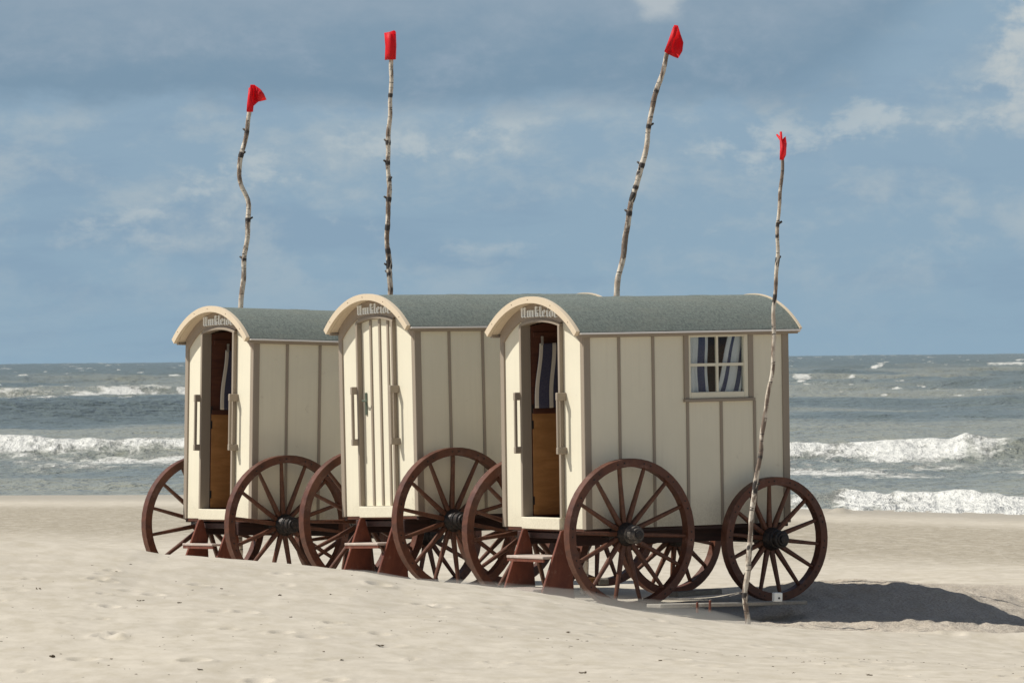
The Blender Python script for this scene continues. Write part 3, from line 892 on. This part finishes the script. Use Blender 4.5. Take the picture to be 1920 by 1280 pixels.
# towels hanging on the open doors
def hang_towel(cart, label, wd, x0, skew):
    d = [c for c in cart.children if c.name.split('.')[0] == 'door'][0]
    bpy.context.view_layer.update()
    mw = cart.matrix_world @ Matrix.LocRotScale(d.location, d.rotation_euler, None)
    bm = towel_mesh(wd, .615, 1.2, .009, skew, .6)
    # towel local x runs along the door (-y of the door), standing off its inner face
    loc = Matrix(((0, 1, 0, -.045), (-1, 0, 0, -x0), (0, 0, 1, ZF+1.745), (0, 0, 0, 1)))
    o = cloth_obj('hanging_towel', bm, M['towel'], None, mw @ loc)
    tag(o, label, 'towel', 'striped towels hanging in the cart doorways')
    # two loops
    for xx in (.035, .215):
        mb = MB(); mb.box(xx-.012, xx+.012, -.008, -.002, -.02, .065)
        mb.build('loop', M['plank'], o)
    return o

# ------------------------------------------------------------------ birch poles
def smooth_path(pts, step):
    out = []
    P = [pts[0]]+list(pts)+[pts[-1]]
    for i in range(1, len(P)-2):
        a, b, c, d = P[i-1], P[i], P[i+1], P[i+2]
        n = max(2, int((c-b).length/step))
        for k in range(n):
            s = k/n
            out.append(.5*((2*b)+(-a+c)*s+(2*a-5*b+4*c-d)*s*s+(-a+3*b-3*c+d)*s**3))
    out.append(pts[-1]); return out

def pole(pix, D, rb, rt, label, flagpts, flagtris, seed):
    """pix from top to foot"""
    random.seed(seed)
    pts = [world(x, y, D) for x, y in pix]
    base = pts[-1].copy()
    path = smooth_path([p-base for p in pts][::-1], .035)
    path = [p + Vector((.007*math.sin(p.z*7.3+seed)+.004*math.sin(p.z*17+2*seed), .006*math.cos(p.z*5+seed), 0)) for p in path]
    n = len(path); rad = []; kn = []
    knots = []
    z = random.uniform(.1, .3)
    tot = path[-1].z
    while z < tot-.1:
        knots.append((z, random.uniform(.1, 1.0), random.uniform(0, 2*PI))); z += random.choice((.05, .09, .15, .24, .33))*random.uniform(.8, 1.2)
    for p in path:
        f = p.z/tot; r = rb*(1-f)+rt*f
        k = 0
        for kz, ks, ka in knots:
            g = math.exp(-((p.z-kz)/.020)**2); k = max(k, g*ks)
        rad.append(r*(1+.22*k+.05*math.sin(p.z*9+seed))); kn.append(k)
    mb = MB(); N = 10
    mb.tube(path, rad, N, True, .05)
    nv = len(mb.bm.verts)
    # cut branch stubs
    stubs = 0
    for kz, ks, ka in knots:
        if ks > .82:
            i = min(range(n), key=lambda q: abs(path[q].z-kz)); p = path[i]; r = rad[i]
            dr = Vector((math.cos(ka), .35*math.sin(ka), .55)).normalized()
            mb.tube([p+dr*r*.5, p+dr*(r+.016+.014*ks)], [.013, .009], 6); stubs += 12
    o = mb.build('birch_pole', M['birch'], None, smooth=True, loc=base)
    at = o.data.attributes.new('knot', 'FLOAT', 'POINT')
    vals = []
    for i in range(len(o.data.vertices)):
        if i < nv: vals.append(kn[min(i//N, n-1)] * (1 if random.random() < .8 else .2))
        else: vals.append(1.0)
    at.data.foreach_set('value', vals)
    tag(o, label, 'pole', 'birch poles with red flags')
    # flag: sleeve round the tip and loose cloth, thick sheet
    bm = bmesh.new()
    vs = [bm.verts.new(world(x, y, D+dd)-base) for x, y, dd in flagpts]
    for f in flagtris:
        try: bm.faces.new([vs[i] for i in f])
        except ValueError: pass
    bmesh.ops.recalc_face_normals(bm, faces=bm.faces)
    bmesh.ops.subdivide_edges(bm, edges=bm.edges[:], cuts=1, use_grid_fill=True)
    me = bpy.data.meshes.new('flag'); bm.to_mesh(me); bm.free(); me.materials.append(M['red'])
    for p_ in me.polygons: p_.use_smooth = True
    fo = bpy.data.objects.new('flag', me); COL.objects.link(fo); fo.parent = o
    sd = fo.modifiers.new('thick', 'SOLIDIFY'); sd.thickness = .004
    # sleeve
    mb = MB()
    top = path[-1]; tdir = (path[-1]-path[-4]).normalized()
    mb.tube([top-tdir*.05, top+tdir*.02, top+tdir*.20], [rt*1.12, rt*1.1, rt*.75], 12, True)
    mb.build('flag_sleeve', M['red'], o, smooth=True)
    return o

pole([(467, 200), (467, 212), (462, 240), (456, 275), (450, 305), (449, 330), (453, 347), (463, 374), (464, 400), (464, 440), (459.5, 480), (453.5, 540), (449.5, 580), (446, 700), (447, 900), (450, 1120)],
     68.2, .031, .024, 'kinked birch pole with curled red flag, rising behind the left end cart',
     [(462, 210, -.05), (469, 159, -.03), (476, 159, .03), (488, 168, .10), (494, 176, .02), (499, 187, .10), (484, 191, .03), (475, 199, -.05), (474, 210, -.04), (486, 173, -.06), (477, 185, .06), (470, 186, -.06)],
     [(0, 11, 1), (1, 11, 10, 2), (2, 10, 9, 3), (3, 9, 4), (9, 5, 4), (9, 6, 5), (10, 6, 9), (10, 7, 6), (11, 7, 10), (0, 7, 11), (0, 8, 7)], 3)
pole([(735.5, 100), (735, 112), (733, 165), (730, 200), (728.5, 260), (728, 300), (728, 360), (727, 420), (727, 470), (729.5, 520), (731, 556), (733, 700), (734, 900), (732, 1110)],
     66.4, .034, .021, 'upright birch pole with squared red flag, rising behind the middle cart',
     [(720, 62, .06), (722, 88, -.02), (721, 113, .05), (730, 60, -.04), (731, 87, -.07), (731, 112, -.05), (739, 57, .0), (740, 86, -.05), (741, 112, -.04), (742, 60, .05), (743, 86, .05), (742, 111, .05)],
     [(0, 3, 4, 1), (1, 4, 5, 2), (3, 6, 7, 4), (4, 7, 8, 5), (6, 9, 10, 7), (7, 10, 11, 8)], 9)
pole([(1254, 88), (1250, 100), (1237, 150), (1224, 200), (1212, 265), (1203, 310), (1195, 340), (1180, 400), (1172, 440), (1168.5, 475), (1162, 510), (1156, 556), (1135, 720), (1112, 900), (1092, 1115)],
     62.6, .036, .023, 'birch pole leaning to the right with a red flag, rising behind the right-hand cart roof',
     [(1245, 97, -.04), (1264, 47, -.03), (1271, 48, .03), (1276, 65, .08), (1281, 80, .05), (1279, 96, .0), (1271, 110, .06), (1256, 103, -.04), (1266, 75, .09), (1261, 90, .05), (1257, 85, -.07), (1268, 60, -.05)],
     [(0, 10, 1), (1, 10, 11), (1, 11, 2), (2, 11, 8, 3), (10, 8, 11), (3, 8, 4), (8, 5, 4), (8, 9, 5), (9, 6, 5), (9, 7, 6), (10, 9, 8), (0, 7, 9, 10)], 14)
pole([(1466.5, 288), (1466, 300), (1463, 350), (1459.5, 420), (1456.5, 480), (1453, 540), (1451.5, 600), (1449.5, 660), (1445.5, 700), (1438, 760), (1428.5, 820), (1421, 870), (1415, 920), (1410, 970), (1405, 1010), (1402, 1060), (1398, 1100), (1399, 1130), (1402, 1168), (1404, 1200)],
     58.2, .0255, .0145, 'crooked thin birch pole standing in the sand in front of the right-hand rear wheel',
     [(1461.5, 300, -.03), (1462, 283, -.05), (1465, 268, -.03), (1454.5, 253, .05), (1457, 251, .06), (1467, 261, -.02), (1473, 256, .03), (1475, 270, .05), (1473.5, 291, .06), (1469, 300, -.02), (1468, 280, -.08)],
     [(0, 10, 1), (1, 10, 2), (2, 5, 4, 3), (2, 10, 7, 5), (5, 7, 6), (10, 8, 7), (10, 9, 8), (0, 9, 10)], 21)

hang_towel(carts[2], 'cream and navy striped towel hanging in the open doorway of the right-hand cart', .43, .060, .12)
hang_towel(carts[0], 'cream and navy striped towel hanging in the open doorway of the left-hand cart', .43, .125, .10)

# ------------------------------------------------------------------ boards and blocks lying at the wheels
def gz(x, y): return float(beach_z(np.array([x]), np.array([y]))[0])
def plank(name, p0, p1, D0, D1, w, h, mat, label, dz=0.0, cat='plank', group=None):
    a = world(p0[0], p0[1], D0); b = world(p1[0], p1[1], D1)
    c = (a+b)/2
    mb = MB(); mb.bar(a-c, b-c, w, h)
    o = mb.build(name, mat, None, bevel=.006, loc=c+Vector((0, 0, dz)))
    tag(o, label, cat, group); return o
plank('wooden_plank', (1225, 1133), (1500, 1126), 59.3, 60.55, .20, .035, M['plank'], 'long pale plank half buried in sand under the near cart wheels', dz=-.012)
plank('wooden_plank', (1262, 1114), (1345, 1108), 61.3, 61.6, .16, .05, M['plank'], 'short grey board lying behind the near front wheel')
plank('wooden_peg', (1307, 1148), (1307, 1128), 59.1, 59.1, .022, .022, M['steps'], 'left one of two short brown pegs by the pale plank', cat='peg', group='pegs at the plank')
plank('wooden_peg', (1330.5, 1147), (1331, 1124), 59.15, 59.15, .022, .022, M['steps'], 'right one of two short brown pegs by the pale plank', cat='peg', group='pegs at the plank')
a = world(1457, 1118, 60.05)
mb = MB(); mb.box(-.040, .040, -.04, .04, -.045, .040); blk = mb.build('wheel_chock', M['white'], None, bevel=.006, loc=a, rot=(0, .03, .25))
tag(blk, 'small white block with a dark hole wedged at the foot of the rear wheel', 'block')
mb = MB(); mb.lathe([(.010, -.0405), (.010, -.043)], 12, 'y', (0.006, 0, -.012)); mb.build('bolt_hole', M['iron'], blk)
for px, py, D, mt_, lb in ((1110, 1088, 61.9, 'ply', 'small yellowish wooden block on the sand under the nearest cart'), (1131, 1089, 61.8, 'plank', 'small pale block beside the yellowish one under the nearest cart')):
    mb = MB(); mb.box(-.045, .045, -.04, .04, -.03, .028)
    o = mb.build('wooden_block', M[mt_], None, bevel=.006, loc=world(px, py, D), rot=(0, 0, .2)); tag(o, lb, 'block')

# ------------------------------------------------------------------ dark weed and wood crumbs on the drift
m, t = material('dry_weed'); M['weed'] = m
n_ = t.noise(t.tc.outputs['Object'], 60, 4, .7)
t.set(t.b.inputs['Base Color'], t.mix(n_, (.05, .035, .022), (.17, .125, .08))); t.set(t.b.inputs['Roughness'], .9)
def clump(bm, c, r, rnd):
    for k in range(rnd.randint(4, 8)):
        a = rnd.uniform(0, 2*PI); rr = rnd.uniform(.2, 1)*r
        p = Vector(c)+Vector((math.cos(a)*rr, math.sin(a)*rr, rnd.uniform(.0, .25)*r))
        s = r*rnd.uniform(.3, .55)
        d = Vector((rnd.uniform(-1, 1), rnd.uniform(-1, 1), rnd.uniform(-.1, .35))).normalized()
        v = bmesh.ops.create_icosphere(bm, subdivisions=1, radius=s)['verts']
        rot = Vector((1, 0, 0)).rotation_difference(d).to_matrix()
        for q in v: q.co = p + rot @ Vector((q.co.x*1.5, q.co.y*.55, q.co.z*.4)) + Vector([rnd.uniform(-.12, .12)*s for _ in range(3)])
def ground_hit(px, py):
    """where the ray through the pixel meets the foreground sand"""
    D = np.linspace(38, 54, 1601); w0 = world(px, py, 1.0)
    zz = HC + (w0.z-HC)*D; g = beach_z(w0.x*D, D, False)
    i = np.argmax(zz <= g+.004) if (zz <= g+.004).any() else 800
    return float(w0.x*D[i]), float(D[i])
rnd = random.Random(4)
spots = [(100, 1232, .030), (72, 1104, .020), (263, 1125, .022), (244, 1058, .012), (415, 1099, .014), (525, 1111, .020), (335, 1128, .016), (432, 1149, .014), (546, 1159, .014), (830, 1138, .022), (712, 1208, .024), (605, 1220, .012), (375, 1258, .020), (1066, 1188, .022), (1092, 1262, .026), (1238, 1236, .016), (1570, 1262, .022), (1630, 1268, .018), (1490, 1262, .016), (1505, 1238, .014), (1545, 1236, .012), (640, 1240, .014), (208, 1236, .012), (620, 1110, .014)]
for px, py, r in spots:
    x, y = ground_hit(px, py); bm = bmesh.new(); clump(bm, (0, 0, 0), r, rnd)
    me = bpy.data.meshes.new('weed_clump'); bm.to_mesh(me); bm.free(); me.materials.append(M['weed'])
    o = bpy.data.objects.new('weed_clump', me); COL.objects.link(o); o.location = (x, y, gz(x, y)+r*.15)
    tag(o, 'small dark clump of dry weed on the pale foreground sand', 'seaweed', 'dark weed clumps on the foreground sand')
bm = bmesh.new()
for k in range(260):
    py = rnd.uniform(1040, 1280); px = rnd.uniform(-40, 1960)
    x, y = ground_hit(px, py); r = rnd.uniform(.003, .009)
    clump(bm, (x, y, gz(x, y)), r, random.Random(k))
me = bpy.data.meshes.new('weed_crumbs'); bm.to_mesh(me); bm.free(); me.materials.append(M['weed'])
o = bpy.data.objects.new('weed_crumbs', me); COL.objects.link(o)
tag(o, 'fine dark crumbs of weed scattered over the foreground sand', 'debris', kind='stuff')

# ------------------------------------------------------------------ sand blowing over the drift crest
xs_ = np.linspace(-1.5, 2.7, 64); ys_ = np.linspace(53.6, 57.6, 34)
GX, GY = np.meshgrid(xs_, ys_)
gb = beach_z(GX, GY, False)
hx = np.interp(GX, [-1.5, -.6, .2, .9, 1.5, 2.0, 2.7], [0, .4, .7, .9, 1.0, .55, 0])
top = crest_z(GX) + .15*hx*(.75+.5*fbm(GX*2.2, GY*.9, 201, 3))*np.sin(np.clip((GY-53.6)/4.0, 0, 1)*PI)**.7 - np.maximum(GY-54, 0)*.04
top = np.maximum(top, gb+.004)
edge_ = (GX < -1.49) | (GX > 2.69) | (GY < 53.61) | (GY > 57.59)
top = np.where(edge_, gb+.002, top); bot = gb-.03
bm = bmesh.new(); nr, nc = GX.shape
T_ = [[bm.verts.new((GX[j, i], GY[j, i], top[j, i])) for i in range(nc)] for j in range(nr)]
B_ = [[bm.verts.new((GX[j, i], GY[j, i], bot[j, i])) for i in range(nc)] for j in range(nr)]
for j in range(nr-1):
    for i in range(nc-1):
        bm.faces.new((T_[j][i], T_[j][i+1], T_[j+1][i+1], T_[j+1][i])); bm.faces.new((B_[j][i], B_[j+1][i], B_[j+1][i+1], B_[j][i+1]))
rim_ = [(0, i) for i in range(nc)] + [(j, nc-1) for j in range(1, nr)] + [(nr-1, i) for i in range(nc-2, -1, -1)] + [(j, 0) for j in range(nr-2, 0, -1)]
for a_, b_ in zip(rim_, rim_[1:]+rim_[:1]):
    bm.faces.new((B_[a_[0]][a_[1]], B_[b_[0]][b_[1]], T_[b_[0]][b_[1]], T_[a_[0]][a_[1]]))
bmesh.ops.recalc_face_normals(bm, faces=bm.faces)
me = bpy.data.meshes.new('blown_sand'); bm.to_mesh(me); bm.free()
m = bpy.data.materials.new('blown_sand'); m.use_nodes = True; t = NT(m.node_tree)
o_ = t.n.new('ShaderNodeOutputMaterial'); pv = t.n.new('ShaderNodeVolumePrincipled'); t.l.new(pv.outputs[0], o_.inputs['Volume'])
pv.inputs['Color'].default_value = (.86, .80, .70, 1); pv.inputs['Density'].default_value = .20; pv.inputs['Anisotropy'].default_value = .3
me.materials.append(m); o = bpy.data.objects.new('blown_sand', me); COL.objects.link(o)
tag(o, 'thin veil of sand blowing over the drift crest in front of the wheels', 'blowing sand', kind='stuff')

# ------------------------------------------------------------------ light
sd = Vector((1.22, -.045, -1.58)).normalized()          # travel direction of sunlight
sun = bpy.data.lights.new('sun', 'SUN'); sun.energy = 4.4; sun.angle = R(.53); sun.color = (1, .965, .885)
so = bpy.data.objects.new('sun', sun); COL.objects.link(so)
so.rotation_euler = sd.to_track_quat('-Z', 'Y').to_euler(); so.location = (-30, 60, 40)
elev = math.asin(-sd.z); az = math.atan2(-sd.x, -sd.y)   # clockwise from +Y

wd = bpy.data.worlds.new('World'); SC.world = wd; wd.use_nodes = True
t = NT(wd.node_tree)
out = t.n.new('ShaderNodeOutputWorld'); bg = t.n.new('ShaderNodeBackground'); t.l.new(bg.outputs[0], out.inputs[0])
sky = t.n.new('ShaderNodeTexSky'); sky.sky_type = 'NISHITA'; sky.sun_disc = False
sky.sun_elevation = elev; sky.sun_rotation = az; sky.air_density = 1.0; sky.dust_density = .8; sky.ozone_density = 2.0
tc = t.n.new('ShaderNodeTexCoord'); g = tc.outputs['Generated']
sx = t.n.new('ShaderNodeSeparateXYZ'); t.l.new(g, sx.inputs[0])
dx, dz = sx.outputs[0], sx.outputs[2]
# long soft layers of cloud low over the sea
nW = t.noise(t.mapping(g, (30, 30, 48)), 1.0, 4, .5, col=True)
vm = t.n.new('ShaderNodeVectorMath'); vm.operation = 'MULTIPLY_ADD'; t.l.new(nW, vm.inputs[0]); vm.inputs[1].default_value = (.010, .010, .006); t.l.new(g, vm.inputs[2]); gw = vm.outputs[0]
nA = t.noise(t.mapping(gw, (22, 22, 62)), 1.0, 7, .58)
nB = t.noise(t.mapping(gw, (44, 44, 80), (3.1, 0, 1.7)), 1.0, 8, .62)
nC = t.noise(t.mapping(gw, (95, 95, 170), (7.1, 0, 4.7)), 1.0, 7, .65)
nD = t.noise(t.mapping(gw, (14, 14, 70), (1.3, 0, 9.1)), 1.0, 6, .6)
K = 20.0
def k3(c): return tuple(x*K for x in c)
base = t.mix(t.ss(dz, .0, .045), k3((.238, .347, .440)), k3((.236, .338, .432)))
base = t.mix(t.m('MULTIPLY', t.ss(nD, .52, .38), .40), base, k3((.188, .282, .388)))
lum = t.m('ADD', t.m('MULTIPLY', nB, .62), t.m('MULTIPLY', nC, .38))
wisp = t.m('MULTIPLY', t.ss(lum, .44, .64), t.ss(dz, .002, .022, .15, 1.0))
base = t.mix(t.m('MULTIPLY', wisp, .80), base, k3((.345, .415, .460)))
wisp2 = t.m('MULTIPLY', t.ss(t.m('ADD', t.m('MULTIPLY', nA, .55), t.m('MULTIPLY', nC, .45)), .545, .64), t.ss(dz, .010, .030))
base = t.mix(t.m('MULTIPLY', wisp2, .75), base, k3((.405, .465, .495)))
edge0 = t.m('ADD', .0400, t.m('MULTIPLY', t.ss(dx, .045, .082), .024))
ed = t.m('ADD', t.m('SUBTRACT', dz, edge0), t.m('ADD', t.m('MULTIPLY', t.m('SUBTRACT', nA, .5), .010), t.m('MULTIPLY', t.m('SUBTRACT', nC, .5), .007)))
dark = t.ss(ed, t.m('MULTIPLY_ADD', t.ss(dx, .03, .07), -.006, -.0022), t.m('MULTIPLY_ADD', t.ss(dx, .03, .07), .006, .0030))
dcol = t.mix(t.ss(t.m('ADD', ed, t.m('MULTIPLY', t.m('SUBTRACT', lum, .5), .035)), .001, .019), k3((.172, .262, .350)), k3((.236, .312, .388)))
dcol = t.mix(t.m('MULTIPLY', t.ss(lum, .5, .68), .35), dcol, k3((.285, .355, .445)))
cc = t.mix(t.m('MULTIPLY', dark, .95), base, dcol)
br = t.m('MULTIPLY', t.ss(t.m('ADD', dx, t.m('ADD', t.m('MULTIPLY', t.m('SUBTRACT', nB, .5), .022), t.m('MULTIPLY', t.m('SUBTRACT', nC, .5), .012))), .0745, .080), t.ss(dz, .028, .044))
cc = t.mix(t.m('MULTIPLY', br, t.ss(nC, .35, .62)), cc, k3((.43, .475, .49)))
gx = t.m('ABSOLUTE', t.m('SUBTRACT', dx, .0235)); gp = t.m('MULTIPLY', t.ss(t.m('ADD', gx, t.m('MULTIPLY', t.m('SUBTRACT', nC, .5), .010)), .0045, .001), t.ss(t.m('ADD', dz, t.m('MULTIPLY', t.m('SUBTRACT', nB, .5), .008)), .0515, .0545))
cc = t.mix(t.m('MULTIPLY', gp, .7), cc, k3((.44, .48, .50)))
# higher up the deck breaks into open Nishita sky with patches of cloud
hi = t.noise(t.mapping(g, (3, 3, 5)), 1.0, 5, .6)
lowmask = t.ss(dz, .34, .09)
cover = t.m('MAXIMUM', lowmask, t.m('MULTIPLY', t.ss(hi, .50, .62), .7))
hc = t.mix(lowmask, k3((.46, .49, .52)), cc)
t.set(bg.inputs[0], t.mix(cover, sky.outputs[0], hc)); bg.inputs[1].default_value = .05

# ------------------------------------------------------------------ camera
cam = bpy.data.cameras.new('camera'); co = bpy.data.objects.new('camera', cam); COL.objects.link(co)
cam.sensor_width = 36; cam.lens = 36*F/1920; cam.clip_start = .5; cam.clip_end = 200000
pitch = math.atan(32/F)
co.matrix_world = Matrix.Translation((0, 0, HC)) @ Matrix.Rotation(PI/2+pitch, 4, 'X') @ Matrix.Rotation(ROLL, 4, 'Z')
cam.dof.use_dof = True; cam.dof.focus_distance = 60.5; cam.dof.aperture_fstop = 18
SC.camera = co
SC.view_settings.view_transform = 'Standard'; SC.view_settings.look = 'None'
SC.view_settings.exposure = .20; SC.view_settings.gamma = 1
SC.render.engine = 'CYCLES'
